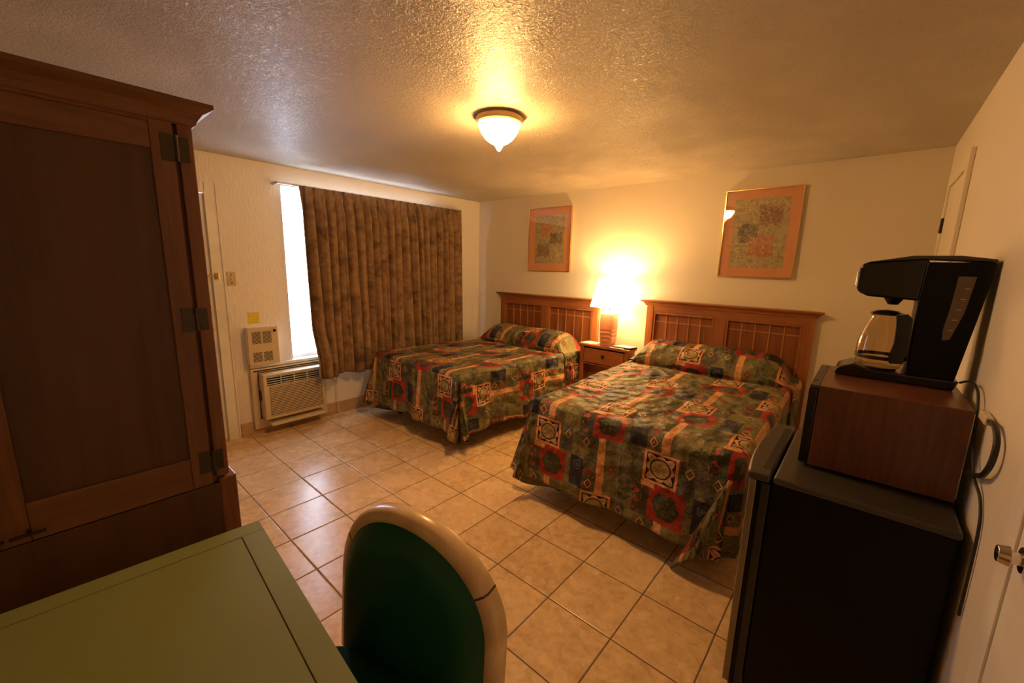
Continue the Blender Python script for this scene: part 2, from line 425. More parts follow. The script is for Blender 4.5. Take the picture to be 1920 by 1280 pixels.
def copy_tree(o, parent=None):
    c = o.copy(); C.objects.link(c); c.parent = parent
    for ch in list(o.children): copy_tree(ch, c)
    return c

# ------------------------------------------------------------ room shell
struct(MB().box(-.15, W+.15, YF-.15, .15, -.12, 0).build('floor', M['tile']), 'square beige ceramic floor tiles with dark grout')
struct(MB().box(-.15, W+.15, YF-.15, .15, H, H+.12).build('ceiling', M['ceiling']), 'cream ceiling with rough knockdown texture')
struct(MB().box(-.15, W+.15, 0, .15, 0, H).build('wall_back', M['wall']), 'cream wall behind the two headboards')
WY0, WY1, WZ0, WZ1 = -2.52, -.80, .64, 2.27      # window opening
DY0, DY1, DZ = -3.99, -3.10, 2.125                # entry door opening
wl = MB()
wl.box(-.15, 0, YF-.15, DY0, 0, H); wl.box(-.15, 0, DY0, DY1, DZ, H); wl.box(-.15, 0, DY1, WY0, 0, H)
wl.box(-.15, 0, WY0, WY1, 0, WZ0); wl.box(-.15, 0, WY0, WY1, WZ1, H); wl.box(-.15, 0, WY1, 0, 0, H)
struct(wl.build('wall_left', M['wall_brushed']), 'white brushed-plaster wall, paint lightened for the light on it, with the window and entry door')
struct(MB().box(W, W+.15, YF-.15, 0, 0, H).build('wall_right', M['wall']), 'cream wall behind the coffee maker')
struct(MB().box(0, W, YF-.15, YF, 0, H).build('wall_front', M['wall']))
struct(MB().box(0, .012, DY1+.09, 0, 0, .125).build('baseboard_left', M['tile_base'], bevel=.002))
struct(MB().box(.012, W-.012, -.012, 0, 0, .125).build('baseboard_back', M['tile_base'], bevel=.002))
struct(MB().box(W-.012, W, -2.6, -1.08, 0, .125).build('baseboard_right', M['tile_base'], bevel=.002))

# window
w = thing('window_1', (0, (WY0+WY1)/2, WZ0), '', ''); del w['label']; del w['category']; w['kind'] = 'structure'
fr = MB()
for a, b, c, d in ((WY0, WY1, WZ0, WZ0+.05), (WY0, WY1, WZ1-.01, WZ1), (WY0, WY0+.008, WZ0, WZ1), (WY1-.05, WY1, WZ0, WZ1), (-1.43, -1.38, WZ0, WZ1)):
    fr.box(-.11, -.07, a, b, c, d)
fr.build('window_frame', M['white_frame'], w, .003)
MB().box(-.093, -.089, WY0+.015, WY1-.04, WZ0+.04, WZ1-.04).build('pane', M['pane'], w)
MB().box(-.10, .035, -2.90, WY1+.05, .628, .656).build('sill', M['white'], w, .004)
# entry door
d = thing('door_1', (0, (DY0+DY1)/2, 0), '', ''); del d['label']; del d['category']; d['kind'] = 'structure'; d['label'] = 'white entry door left of the heater'
MB().box(-.045, -.010, DY0+.004, DY1-.001, .02, DZ-.005).build('door_leaf', M['white'], d, .002)
cs = MB()
cs.box(-.12, .0, DY1-.002, DY1, 0, DZ); cs.box(0, .018, DY1-.006, DY1+.082, 0, DZ+.08); cs.box(0, .018, DY0-.08, DY0+.006, 0, DZ+.08); cs.box(0, .018, DY0, DY1, DZ-.004, DZ+.08)
cs.box(0, .026, DY1+.07, DY1+.082, 0, DZ+.08)
cs.build('door_casing', M['white'], d, .003)
MB().box(-.10, .01, DY0, DY1, 0, .02).build('threshold', M['tile_base'], d, .002)
k = MB(); k.cyl((-.011, -3.165, 1.205), (.008, -3.165, 1.205), .030, 24); k.cyl((.008, -3.165, 1.205), (.020, -3.165, 1.205), .018, 20)
k.build('deadbolt', M['dark_metal'], d, .001, .6)
k = MB(); k.cyl((-.011, -3.165, 1.02), (.010, -3.165, 1.02), .032, 24)
k.cyl((.010, -3.165, 1.02), (.022, -3.165, 1.02), .014, 16); k.cyl((.022, -3.165, 1.02), (.038, -3.165, 1.02), .024, 24, .029); k.cyl((.038, -3.165, 1.02), (.052, -3.165, 1.02), .029, 24, .017)
k.build('door_handle', M['brass'], d, .001, .6)
k = MB(); k.box(-.011, .010, -3.26, -3.125, 1.452, 1.472); k.cyl((.002, -3.25, 1.462), (.002, -3.105, 1.462), .006, 12); k.box(-.011, .012, -3.20, -3.19, 1.45, 1.474)
k.build('slide_bolt', M['brass'], d, .001)
MB().box(.018, .040, -3.092, -3.066, 1.435, 1.487).build('bolt_keeper', M['brass'], d, .002)
MB().box(.0, .012, -3.10, -3.085, .985, 1.01).build('strike_plate', M['dark_metal'], d)
MB().box(-.010, -.008, -3.24, -3.145, 1.50, 1.66).build('notice', M['paper'], d)
nl = MB()
for i, (a, b) in enumerate(((1.628, .08), (1.612, .06), (1.58, .07), (1.562, .05))): nl.box(-.008, -.0075, -3.235, -3.155 - (.08-b)*.2, a, a+.005)
nl.build('notice_line', M['slot'], d)
nl = MB()
for i in range(5): nl.box(-.0098, -.0092, -3.17, -3.135+.003*(i % 2), .80+i*.028, .808+i*.028)
nl.build('door_sticker', M['beige_dark'], d)
# second door, in the right wall by the far corner
d2 = thing('door_2', (W, -.66, 0), '', ''); del d2['label']; del d2['category']; d2['kind'] = 'structure'; d2['label'] = 'painted closet door in the right wall near the far corner'
MB().box(W-.012, W-.001, -.90, -.34, .01, 2.13).build('door_leaf', M['wall'], d2, .002)
cs = MB(); cs.box(W-.020, W, -1.0, -.905, 0, 2.22); cs.box(W-.020, W, -.905, -.335, 2.135, 2.22); cs.box(W-.020, W, -.335, -.25, 0, 2.22)
cs.build('door_casing', M['wall'], d2, .004)
hg = MB(); hg.box(W-.018, W-.010, -.346, -.334, 1.86, 1.95); hg.cyl((W-.022, -.338, 1.86), (W-.022, -.338, 1.95), .005, 10)
hg.build('hinge', M['dark_metal'], d2)
# third door with its chrome knob just beside the camera
d3 = thing('door_3', (W, -3.3, 0), '', ''); del d3['label']; del d3['category']; d3['kind'] = 'structure'; d3['label'] = 'white bathroom door at the right edge with a chrome knob'
MB().box(W-.014, W-.001, -3.68, -2.88, .01, 2.10).build('door_leaf', M['white'], d3, .002)
cs = MB(); cs.box(W-.018, W, -2.875, -2.80, 0, 2.18); cs.box(W-.018, W, -3.77, -3.685, 0, 2.18); cs.box(W-.018, W, -3.685, -2.875, 2.105, 2.18)
cs.build('door_casing', M['white'], d3, .004)
KY, KZ = -2.935, 1.085
k = MB(); k.cyl((W-.014, KY, KZ), (W-.020, KY, KZ), .024, 28); k.cyl((W-.020, KY, KZ), (W-.034, KY, KZ), .012, 24); k.cyl((W-.034, KY, KZ), (W-.050, KY, KZ), .019, 28, .015)
k.build('door_handle', M['chrome'], d3, .001, .6)

# ------------------------------------------------------------ ceiling lamp
LX, LY = 2.410, -2.205
t = thing('ceiling_lamp', (LX, LY, H), 'lit frosted glass bowl ceiling lamp with brass ring', 'ceiling lamp')
MB().lathe(LX, LY, [(.05, H), (.126, H), (.134, H-.010), (.135, H-.022), (.130, H-.036), (.122, H-.043), (.116, H-.036), (.110, H-.028), (.05, H-.02)], 64).build('ring', M['ring'], t, 0, .5)
MB().lathe(LX, LY, [(.114, H-.036), (.117, H-.052), (.112, H-.070), (.098, H-.096), (.078, H-.120), (.054, H-.138), (.032, H-.148), (.024, H-.150)], 64).build('glass_bowl', M['bowl'], t, 0, True)
MB().lathe(LX, LY, [(.024, H-.148), (.026, H-.154), (.018, H-.163), (.016, H-.170), (.010, H-.180), (.002, H-.186)], 32).build('finial', M['bowl'], t, 0, True)

# ------------------------------------------------------------ pictures
def picture(x0, x1, z0, z1, art, label, mx, mz, turn=0):
    t = thing('framed_picture', ((x0+x1)/2, -.001, z0), label, 'picture')
    f = .010; y = -.030
    fm = MB(); fm.box(x0, x0+f, y, -.002, z0, z1); fm.box(x1-f, x1, y, -.002, z0, z1); fm.box(x0+f, x1-f, y, -.002, z0, z0+f); fm.box(x0+f, x1-f, y, -.002, z1-f, z1)
    fm.build('frame', M['gold'], t, .002)
    MB().box(x0+f, x1-f, -.014, -.004, z0+f, z1-f).build('mat_board', M['mat'], t)
    q = MB(); q.quad((x0+mx, -.0155, z0+mz), (x1-mx, -.0155, z0+mz), (x1-mx, -.0155, z1-mz), (x0+mx, -.0155, z1-mz))
    q.build('artwork', art, t, uv=[(0, 0), (1, 0), (1, 1), (0, 1)])
    MB().box(x0+f, x1-f, -.026, -.024, z0+f, z1-f).build('pane', M['pane'], t)
    if turn: t.rotation_euler = (0, 0, turn); t.location.y -= abs(math.sin(turn))*(x1-x0)/2+.001
M['mat'] = plain('salmon_mat_board', (.72, .36, .19), .7, var=.04)
A1 = mk_art('green_abstract_print', [(.2, .62, .58, .86, (.52, .20, .08)), (.52, .92, .42, .64, (.13, .085, .07)), (.08, .5, .14, .42, (.22, .12, .075))], 3.1)
A2 = mk_art('green_abstract_print_wide', [(.48, .90, .62, .90, (.24, .10, .065)), (.10, .48, .38, .62, (.10, .085, .065)), (.34, .78, .16, .46, (.50, .17, .07))], 7.7)
picture(.895, 1.508, 1.545, 2.290, A1, 'gold-framed green abstract print on the wall above the far bed by the curtain', .095, .095)
picture(3.095, 3.665, 1.550, 2.282, A2, 'gold-framed green abstract print with a salmon mat above the bed nearer the right wall', .082, .080, -.025)

# ------------------------------------------------------------ light switch, note, outlet, heater, air conditioner
t = thing('light_switch', (0, -2.970, 1.435), 'almond light switch plate beside the entry door', 'light switch')
MB().box(0, .006, -3.003, -2.937, 1.376, 1.496).build('plate', M['almond'], t, .003)
MB().box(.006, .018, -2.975, -2.965, 1.425, 1.452).build('toggle', M['cream'], t, .002)
for z in (1.400, 1.470): MB().cyl((.006, -2.970, z), (.008, -2.970, z), .005, 12).build('screw', M['dark_metal'], t)
o = MB().box(0, .002, -2.876, -2.782, 1.032, 1.136).build('notice', M['note']); tag(o, 'small yellow paper notice taped above the wall heater', 'notice')
t = thing('wall_outlet', (0, -2.125, .372), 'white power outlet low on the wall below the curtain', 'outlet')
MB().box(0, .006, -2.158, -2.092, .318, .428).build('plate', M['cream'], t, .003)
MB().box(.006, .045, -2.145, -2.105, .378, .420).build('plug', M['cord_white'], t, .005)
o = MB().tube([(.045, -2.125, .40), (.065, -2.125, .36), (.05, -2.128, .20), (.045, -2.12, .06), (.07, -2.11, .012), (.13, -2.08, .008), (.17, -2.03, .008), (.15, -1.98, .008), (.10, -1.93, .008), (.12, -1.86, .008), (.20, -1.78, .008)], .004).build('power_cord', M['cord_white'], None, 0, True)
tag(o, 'thin white cord dropping from the outlet and looping on the floor to the bed', 'cord')
t = thing('wall_heater', (0, -2.79, .66), 'beige metal wall heater with slanted vents under the yellow notice', 'heater')
MB().box(0, .085, -2.912, -2.672, .672, 1.008).build('housing', M['white'], t, .004)
MB().box(.085, .095, -2.915, -2.669, .668, 1.012).build('front_cover', M['beige'], t, .003)
def vents(y0, y1, z0, z1, n, x):
    g = MB(); dz = (z1-z0)/n; sl_ = .030; N_ = 8
    for i in range(-3, n+3):
        for k_ in range(N_):
            ya, yb = y0+(y1-y0)*k_/N_, y0+(y1-y0)*(k_+1)/N_
            za, zb_ = z0+dz*i+sl_*(1-k_/N_), z0+dz*i+sl_*(1-(k_+1)/N_)
            cl = lambda z_: min(max(z_, z0), z1)
            p = [(ya, cl(za)), (yb, cl(zb_)), (yb, cl(zb_+dz*.5)), (ya, cl(za+dz*.5))]
            if p[3][1]-p[0][1] > 1e-4 and p[2][1]-p[1][1] > 1e-4: g.prism(p, 'x', x, x+.0012)
    return g
for (a, b) in ((-2.885, -2.812), (-2.800, -2.727)):
    vents(a, b, .862, .972, 9, .095).build('vent', M['slot'], t)
    vents(a, b, .698, .786, 7, .095).build('vent', M['slot'], t)
MB().cyl((.095, -2.700, .972), (.112, -2.700, .972), .012, 24).build('knob', M['black'], t, .002, .6)

t = thing('air_conditioner', (0, -2.58, .05), 'beige through-wall air conditioner under the window', 'air conditioner')
sl = MB(); sl.box(0, .045, -2.905, -2.235, .055, .145); sl.box(0, .045, -2.905, -2.235, .590, .622); sl.box(0, .045, -2.905, -2.852, .145, .590); sl.box(0, .045, -2.290, -2.235, .145, .590)
sl.build('sleeve', M['beige'], t, .004)
MB().box(.0455, .0475, -2.885, -2.30, .598, .609).build('top_gap', M['slot'], t)
MB().box(.001, .020, -2.852, -2.290, .145, .590).build('gap_backing', M['beige_dark'], t)
bd = MB(); AX0, AX1, AY0, AY1, AZ0, AZ1 = .02, .150, -2.842, -2.300, .158, .580
GZ0, GZ1, GY0, GY1 = .474, .558, -2.812, -2.340
bd.box(AX0, AX1-.02, AY0, AY1, AZ0, AZ1)
bd.box(AX1-.02, AX1, AY0, AY1, AZ0, GZ0); bd.box(AX1-.02, AX1, AY0, AY1, GZ1, AZ1); bd.box(AX1-.02, AX1, AY0, GY0, GZ0, GZ1); bd.box(AX1-.02, AX1, GY1, AY1, GZ0, GZ1)
bd.build('housing', M['beige'], t, .004)
MB().box(AX1-.0195, AX1-.018, GY0, GY1, GZ0, GZ1).build('air_outlet', M['slot'], t)
lv = MB()
for i in range(4): lv.box(AX1-.012, AX1-.001, GY0, GY1, GZ0+.012+i*.021, GZ0+.016+i*.021)
for i in range(1, 4): y = GY0+(GY1-GY0)*i/4; lv.box(AX1-.014, AX1+.001, y-.002, y+.002, GZ0, GZ1)
lv.build('louver', M['white_frame'], t)
gr = MB()
for i in range(18): gr.box(AX1, AX1+.003, AY0+.045, AY1-.02, .185+i*.0158, .1935+i*.0158)
gr.build('intake_grille', M['beige'], t, .001)
gr = MB().box(AX1, AX1+.0008, AY0+.043, AY1-.018, .182, .182+18*.0158); gr.build('grille_backing', M['beige_dark'], t)
MB().box(.0, .155, -2.80, -2.30, .088, .118).build('drain_tray', M['cream'], t, .004)
MB().box(.045, .075, AY0-.006, AY0+.004, .33, .42).build('side_slot', M['beige_dark'], t)

# ------------------------------------------------------------ curtain and rod
t = thing('curtain', (.12, -1.42, .45), 'brown leaf-print pleated curtain drawn across most of the window', 'curtain')
ya_t, yb_t, ya_b, yb_b = -2.405, -.435, -2.375, -.405
NP, NS, NZ = 21, 26, 46
rows = []; uvs = []
zt, zb = 2.275, .465
rnd = [random.uniform(-1, 1) for _ in range(200)]
for j in range(NZ+1):
    f = j/NZ; z = zt+(zb-zt)*f
    row = []
    for i in range(NP*NS+1):
        s = i/NS; k = int(s); fr_ = s-k
        g = s/NP
        ya = ya_t+(ya_b-ya_t)*f**1.0; yb = yb_t+(yb_b-yb_t)*f
        ys = ya+(yb-ya)*g
        ph = 2*PI*s
        wob = .7*math.sin(s*1.7+f*2.2)+.5*math.sin(s*.63+1.3+f*1.3)
        loosen = min(1, f/.12)
        # crisp pinched pleat at the header, broad soft folds below
        pin = math.exp(-((fr_-.5)/.13)**2)
        a_top = .022*pin-.006
        a_low = (.052+.016*rnd[k % 200])*(2*abs(math.cos((ph+wob*.8)/2))**.75-1.1)*-1*-1+.010*math.cos(2*ph+1.0+wob)*(.5+.5*rnd[(k*7) % 200])
        x = .120+(1-loosen)*a_top+loosen*a_low*min(1, (1-g)/.03)
        x += .095*min(1, max(0, (.13-g)/.07))*min(1, max(0, (f-.72)/.16))
        y = ys+loosen*.016*math.sin(ph+wob+.6)*min(1, (1-g)/.05, g/.05)+.02*f*math.sin(s*.9+2)*loosen*(0 if g < .03 or g > .97 else 1)
        zz = z+(.018*math.sin(s*.8)+.010*math.sin(s*2.3) if j == NZ else 0)+(.03*(g < .2)*(-1)*(1-g*5)*f)
        row.append((x, y, zz)); uvs.append((g*3.1, (1-f)*1.8))
    rows.append(row)
cm = MB()
for r in rows: cm.v += r
n_ = NP*NS+1
for j in range(NZ):
    for i in range(n_-1): cm.f.append((j*n_+i, j*n_+i+1, (j+1)*n_+i+1, (j+1)*n_+i))
cm.build('cloth', M['curtain'], t, 0, True, uv=uvs, solid=.003)
t2 = thing('curtain_rod', (.09, -1.5, 2.28), 'white traverse curtain rod sticking out past the curtain', 'curtain rod')
MB().box(.075, .100, -2.585, -.40, 2.268, 2.286).build('rail', M['white'], t2, .002)
for y in (-2.575, -.42): MB().box(0, .085, y-.008, y+.008, 2.262, 2.290).build('bracket', M['white'], t2, .002)
MB().box(.100, .112, -2.45, -2.41, 2.262, 2.284).build('glider', M['cream'], t2, .002)

# ------------------------------------------------------------ beds
def bed(x0, x1, ztop, yfoot, label, name='bed', hb=None):
    t = thing(name, ((x0+x1)/2, -1.0, 0), label, 'bed')
    hx0, hx1, ht = hb
    # headboard standing against the wall
    y0, y1 = -.062, -.012
    for pa in (hx0+.055, hx1-.125): MB().box(pa, pa+.07, y0, y1, 0, ht-.045).build('headboard_post', M['oak'], t, .003)
    rail = MB(); rail.box(hx0+.125, hx1-.125, y0+.004, y1, ht-.115, ht-.045); rail.box(hx0+.125, hx1-.125, y0+.004, y1, .50, .60)
    rail.build('headboard_rail', M['oak_x'], t, .003)
    mid = (hx0+hx1)/2
    MB().box(mid-.045, mid+.045, y0+.004, y1, .60, ht-.115).build('headboard_stile', M['oak'], t, .003)
    cr = MB(); prof = [(-.012, -.058), (-.058, -.058), (-.066, -.052), (-.070, -.040), (-.080, -.026), (-.098, -.016), (-.102, -.010), (-.102, 0), (-.012, 0)]
    i0 = len(cr.v)
    secs = []
    for side in (0, 1):
        ring = []
        for (py, pz) in prof:
            out = (-py-.06) if py < -.06 else 0
            ring.append(((hx0+.045-out*1.1) if side == 0 else (hx1-.045+out*1.1), py, ht+pz))
        secs.append(ring)
    cr.loft(secs); cr.build('crown', M['oak_x'], t, .0015)
    for (a, b) in ((hx0+.125, mid-.045), (mid+.045, hx1-.125)):
        MB().box(a, b, -.030, -.020, .60, ht-.115).build('headboard_panel', M['oak_panel'], t)
        mo = MB(); q = .022
        mo.box(a, a+q, -.056, -.028, .60, ht-.115); mo.box(b-q, b, -.056, -.028, .60, ht-.115); mo.box(a+q, b-q, -.056, -.028, ht-.115-q, ht-.115); mo.box(a+q, b-q, -.056, -.028, .60, .60+q)
        mo.build('panel_molding', M['oak'], t, .004)
        for k in range(1, 5):
            x = a+q+(b-a-2*q)*k/5
            MB().box(x-.005, x+.005, -.036, -.029, .62, ht-.137).build('lattice_strip', M['oak_strip'], t, .001)
        MB().box(a+q, b-q, -.035, -.0295, ht-.215, ht-.205).build('lattice_strip', M['oak_strip'], t, .001)
    MB().box(x0+.05, x1-.05, yfoot+.10, -.10, ztop-.25, ztop-.03).build('mattress', M['mattress'], t, .04)
    MB().box(x0+.06, x1-.06, yfoot+.12, -.10, .20, ztop-.25).build('box_spring', M['mattress'], t, .02)
    for lx in (x0+.14, x1-.14):
        for ly in (yfoot+.22, -.30): MB().cyl((lx, ly, 0), (lx, ly, .20), .025, 16).build('leg', M['dark_metal'], t)
    return t

def spread(x0, x1, ztop, yfoot, drop, label, uo, vo, squeeze_right=False, ripple=0.0, zhead=0.0, hshift=0.0, swing=0.0):
    """one cloth: bolster roll at the head, flat top, skirts down both sides and the foot, gathered corners"""
    t = thing('bedspread', ((x0+x1)/2, -1.0, ztop), label, 'bedspread')
    r = .045; Wd = x1-x0-2*r; xa = x0+r
    # centre-line profile (y, bulge height 0..1)
    key = [(-.085, .35), (-.11, .72), (-.16, .95), (-.23, 1.0), (-.31, .93), (-.39, .74), (-.445, .50), (-.468, .26), (-.470, .05), (-.458, -.12), (-.472, -.16), (-.52, -.05), (-.58, 0), (-.65, 0)]
    BH = .19
    prof = []
    for i in range(len(key)-1):
        for k in range(4):
            f = k/4; prof.append((key[i][0]+(key[i+1][0]-key[i][0])*f, key[i][1]+(key[i+1][1]-key[i][1])*f))
    yend = yfoot+r
    n2 = int((abs(yend)-.65)/.022)
    for k in range(n2+1): prof.append((-.65+(yend+.65)*k/n2, 0))
    # arc length
    ts = [0]
    for i in range(1, len(prof)):
        ts.append(ts[-1]+math.hypot(prof[i][0]-prof[i-1][0], (prof[i][1]-prof[i-1][1])*BH))
    Lp = ts[-1]
    ne = int(drop/.018)
    es = [drop*(k+1)/ne for k in range(ne)]
    S = [-e for e in reversed(es)]+[Wd*k/60 for k in range(61)]+[Wd+e for e in es]
    Tt = list(ts)+[Lp+e for e in es]
    verts = []; uv = []
    def hv(e, fl):
        if e <= 0: return 0, 0
        if e < PI*r/2: return r*math.sin(e/r), r*(1-math.cos(e/r))
        q = e-PI*r/2
        return r+fl*q, r+q*math.sqrt(max(.2, 1-fl*fl))
    for j, tt in enumerate(Tt):
        et = max(0, tt-Lp)
        if j < len(prof): py, pb = prof[j]
        else: py, pb = yend, 0
        for s_ in S:
            ex = (-s_) if s_ < 0 else (s_-Wd if s_ > Wd else 0)
            sx = -1 if s_ < 0 else 1
            cx = xa+min(max(s_, 0), Wd)
            g = min(max(s_, 0), Wd)/Wd
            edge = 1-abs(2*g-1)**12
            if ex > 0: pbz = pb*0
            hgt = pb*BH*(edge if ex <= 0 else 0)*(1 if pb > 0 else 1)
            zt_ = ztop+zhead*(1-min(1, abs(py)/abs(yfoot)))+.006*math.sin(cx*9)*math.sin(py*7)
            if ex > 0 and et > 0:
                e = (ex**2.7+et**2.7)**(1/2.7); th = math.atan2(et, ex)
            elif ex > 0: e = ex; th = 0
            elif et > 0: e = et; th = PI/2
            else: e = 0; th = 0
            dirx, diry = sx*math.cos(th), -math.sin(th)
            # folds grow with the drop
            q = max(0, e-.06)/drop
            if e > 0:
                if ex > 0 and et > 0:
                    c_ = math.degrees(th)
                    lob = .105*(math.exp(-((c_-18)/14)**2)+math.exp(-((c_-72)/14)**2))-.17*math.exp(-((c_-45)/7)**2)
                    fl = .06+lob*2.2; off = 0
                else:
                    a = cx*1.0 if et > 0 else py
                    dc = (min(cx-xa, xa+Wd-cx) if et > 0 else abs(py-yend))
                    near = math.exp(-(dc/.16)**2)
                    fl = .06+near*.105*math.exp(-((0-18)/14)**2)*2.2
                    off = ripple*q*(math.sin(a*11+sx)+.6*math.sin(a*23+2))*(1-near*.8)
                w_ = math.sin(2*th)*q if (sx > 0 and ex > 0 and et > 0) else 0
                if squeeze_right and sx > 0 and ex > 0: fl *= .15; off *= .1
                h, dv = hv(e, fl); h += off
            else: h, dv = 0, 0; w_ = 0
            bulge_side = (.035*pb if (ex > 0 or g > .985 or g < .015) and pb > 0 else 0)
            x = cx+dirx*h-swing*w_+(sx*bulge_side if ex > 0 else 0)+hshift*max(0, 1-abs(py)/abs(yfoot))
            y = py+diry*h-.35*swing*w_
            z = max(.012+.004*math.sin(e*40), zt_+hgt-dv)
            verts.append((x, y, z)); uv.append((s_+xa+uo, tt+vo))
    n = len(S); mb = MB(); mb.v = verts
    for j in range(len(Tt)-1):
        for i in range(n-1): mb.f.append((j*n+i, j*n+i+1, (j+1)*n+i+1, (j+1)*n+i))
    mb.build('cloth', M['spread'], t, 0, True, uv=uv, solid=.012)
    return t
B1 = dict(x0=.335, x1=1.665, ztop=.695, yfoot=-1.86)
B2 = dict(x0=2.50, x1=3.815, ztop=.715, yfoot=-1.955)
bed(B1['x0'], B1['x1'], B1['ztop'], B1['yfoot'], 'bed by the curtain with an orange oak headboard of latticed panels, left of the nightstand', hb=(.425, 1.985, 1.262))
bed(B2['x0'], B2['x1'], B2['ztop'], B2['yfoot'], 'bed near the black fridge with an orange oak headboard, right of the nightstand', hb=(2.425, 3.915, 1.300))
spread(**B1, drop=.555, label='patchwork-print quilted bedspread in red, green and navy on the bed by the curtain', uo=.01, vo=.22, ripple=.028, hshift=.16)
spread(**B2, drop=.575, label='patchwork-print quilted bedspread in red, green and navy on the bed beside the fridge', uo=-3.05, vo=-1.05, squeeze_right=True, swing=.20, ripple=.016, zhead=.05)

# ------------------------------------------------------------ nightstand and what stands on it
NX0, NX1, NY0, NZ = 1.845, 2.432, -.285, .80
t = thing('nightstand', ((NX0+NX1)/2, -.16, 0), 'small oak nightstand with one drawer between the two beds', 'nightstand')
MB().box(NX0, NX1, NY0, -.105, NZ-.028, NZ).build('top', M['oak_x'], t, .006)
b = MB(); b.box(NX0+.02, NX0+.035, NY0+.02, -.11, .08, NZ-.028); b.box(NX1-.035, NX1-.02, NY0+.02, -.11, .08, NZ-.028); b.box(NX0+.035, NX1-.035, -.12, -.11, .08, NZ-.028); b.box(NX0+.035, NX1-.035, NY0+.02, -.12, .58, .592); b.box(NX0+.035, NX1-.035, NY0+.02, -.12, .15, .165)
b.build('body', M['oak'], t, .002)
for x in (NX0+.015, NX1-.060):
    MB().box(x, x+.045, NY0+.012, NY0+.045, 0, NZ-.028).build('leg', M['oak'], t, .003)
dr = MB().box(NX0+.065, NX1-.065, NY0+.012, NY0+.030, .600, NZ-.045).build('drawer', M['oak_x'], t, .004)
MB().cyl(((NX0+NX1)/2, NY0+.012, .69), ((NX0+NX1)/2, NY0-.012, .69), .013, 20, .017).build('knob', M['dark_metal'], dr, .002, .6)

LXc, LYc, LZ = 2.145, -.203, .80
t = thing('table_lamp', (LXc, LYc, LZ), 'lit table lamp with white shade and salmon fluted base on the nightstand', 'lamp')
def rrect(cx, cy, z, w, rad, n=6, tw=0):
    pts = []
    for qx, qy, a0 in ((1, 1, 0), (-1, 1, 90), (-1, -1, 180), (1, -1, 270)):
        for k in range(n):
            a = math.radians(a0+90*k/(n-1)); pts.append((qx*(w-rad)+rad*math.cos(a), qy*(w-rad)+rad*math.sin(a)))
    return [(cx+x*math.cos(tw)-y*math.sin(tw), cy+x*math.sin(tw)+y*math.cos(tw), z) for x, y in pts]
rings = []; nz = 90
for i in range(nz+1):
    f = i/nz; z = LZ+.375*f
    w_ = .058+.020*math.sin(PI*min(1, f*.62+.12)) ; w_ *= (1 if f < .9 else 1-(f-.9)*4.5)
    ring = rrect(LXc, LYc, z, w_, w_*.5, 8)
    if f < .55:
        ring = [(LXc+(x-LXc)*(1+.030*math.sin((zz_ := z*150)+(x-LXc)*60+(y-LYc)*60)*min(1, (.55-f)*6)), LYc+(y-LYc)*(1+.030*math.sin(z*150+(x-LXc)*60+(y-LYc)*60)*min(1, (.55-f)*6)), z) for x, y, z in ring]
    rings.append(ring)
MB().loft(rings).build('base', M['lamp_base'], t, 0, .8)
MB().cyl((LXc, LYc, LZ+.37), (LXc, LYc, LZ+.46), .009, 12).build('stem', M['brass'], t)
sh = MB(); sz0, sz1, sw0, sw1 = LZ+.408, LZ+.705, .158, .098
sh.loft([rrect(LXc, LYc, sz0, sw0, .035, 6), rrect(LXc, LYc, sz1, sw1, .022, 6)], False, False)
sh.build('lamp_shade', M['shade'], t, 0, .8, solid=.002)
bb = MB().lathe(LXc, LYc, [(.012, LZ+.46), (.014, LZ+.49), (.028, LZ+.53), (.030, LZ+.55), (.022, LZ+.575), (.003, LZ+.585)], 20)
bb.build('bulb', emit('lit_bulb', (1, .70, .38), 25), t, 0, True)
hp = MB(); hp.box(LXc-.097, LXc+.097, LYc-.0015, LYc+.0015, LZ+.690, LZ+.693); hp.box(LXc-.0015, LXc+.0015, LYc-.097, LYc+.097, LZ+.690, LZ+.693); hp.cyl((LXc, LYc, LZ+.688), (LXc, LYc, LZ+.71), .006, 12)
hp.build('harp', M['brass'], t)
ld = bpy.data.lights.new('table_lamp_light', 'POINT'); ld.energy = 48; ld.color = WARM; ld.shadow_soft_size = .035
lo = bpy.data.objects.new('table_lamp_light', ld); C.objects.link(lo); lo.location = (0, 0, .668); lo.parent = t

t = thing('paper_folder', (1.95, -.20, NZ), 'cream folded paper on the left end of the nightstand beside the lamp', 'folder')
MB().prism([(1.852, -.255), (1.99, -.268), (2.035, -.245), (2.04, -.135), (1.88, -.125)], 'z', NZ, NZ+.006).build('cover', M['paper'], t, .001)
MB().box(1.935, 1.975, -.215, -.185, NZ+.006, NZ+.0068).build('emblem', M['mat'], t)
t = thing('notebook', (2.33, -.18, NZ), 'dark-covered booklet with white sheets on top, right of the lamp', 'booklet')
MB().prism([(2.235, -.262), (2.425, -.262), (2.448, -.14), (2.27, -.125)], 'z', NZ, NZ+.014).build('cover', M['black_matte'], t, .001)
MB().prism([(2.232, -.258), (2.400, -.252), (2.440, -.15), (2.28, -.13)], 'z', NZ+.014, NZ+.018).build('sheet', M['paper'], t)
o = MB().prism([(2.20, -.283), (2.36, -.283), (2.36, -.264), (2.215, -.264)], 'z', NZ, NZ+.004).build('paper_slip', M['paper']); tag(o, 'narrow white paper slip at the front edge of the nightstand', 'paper')

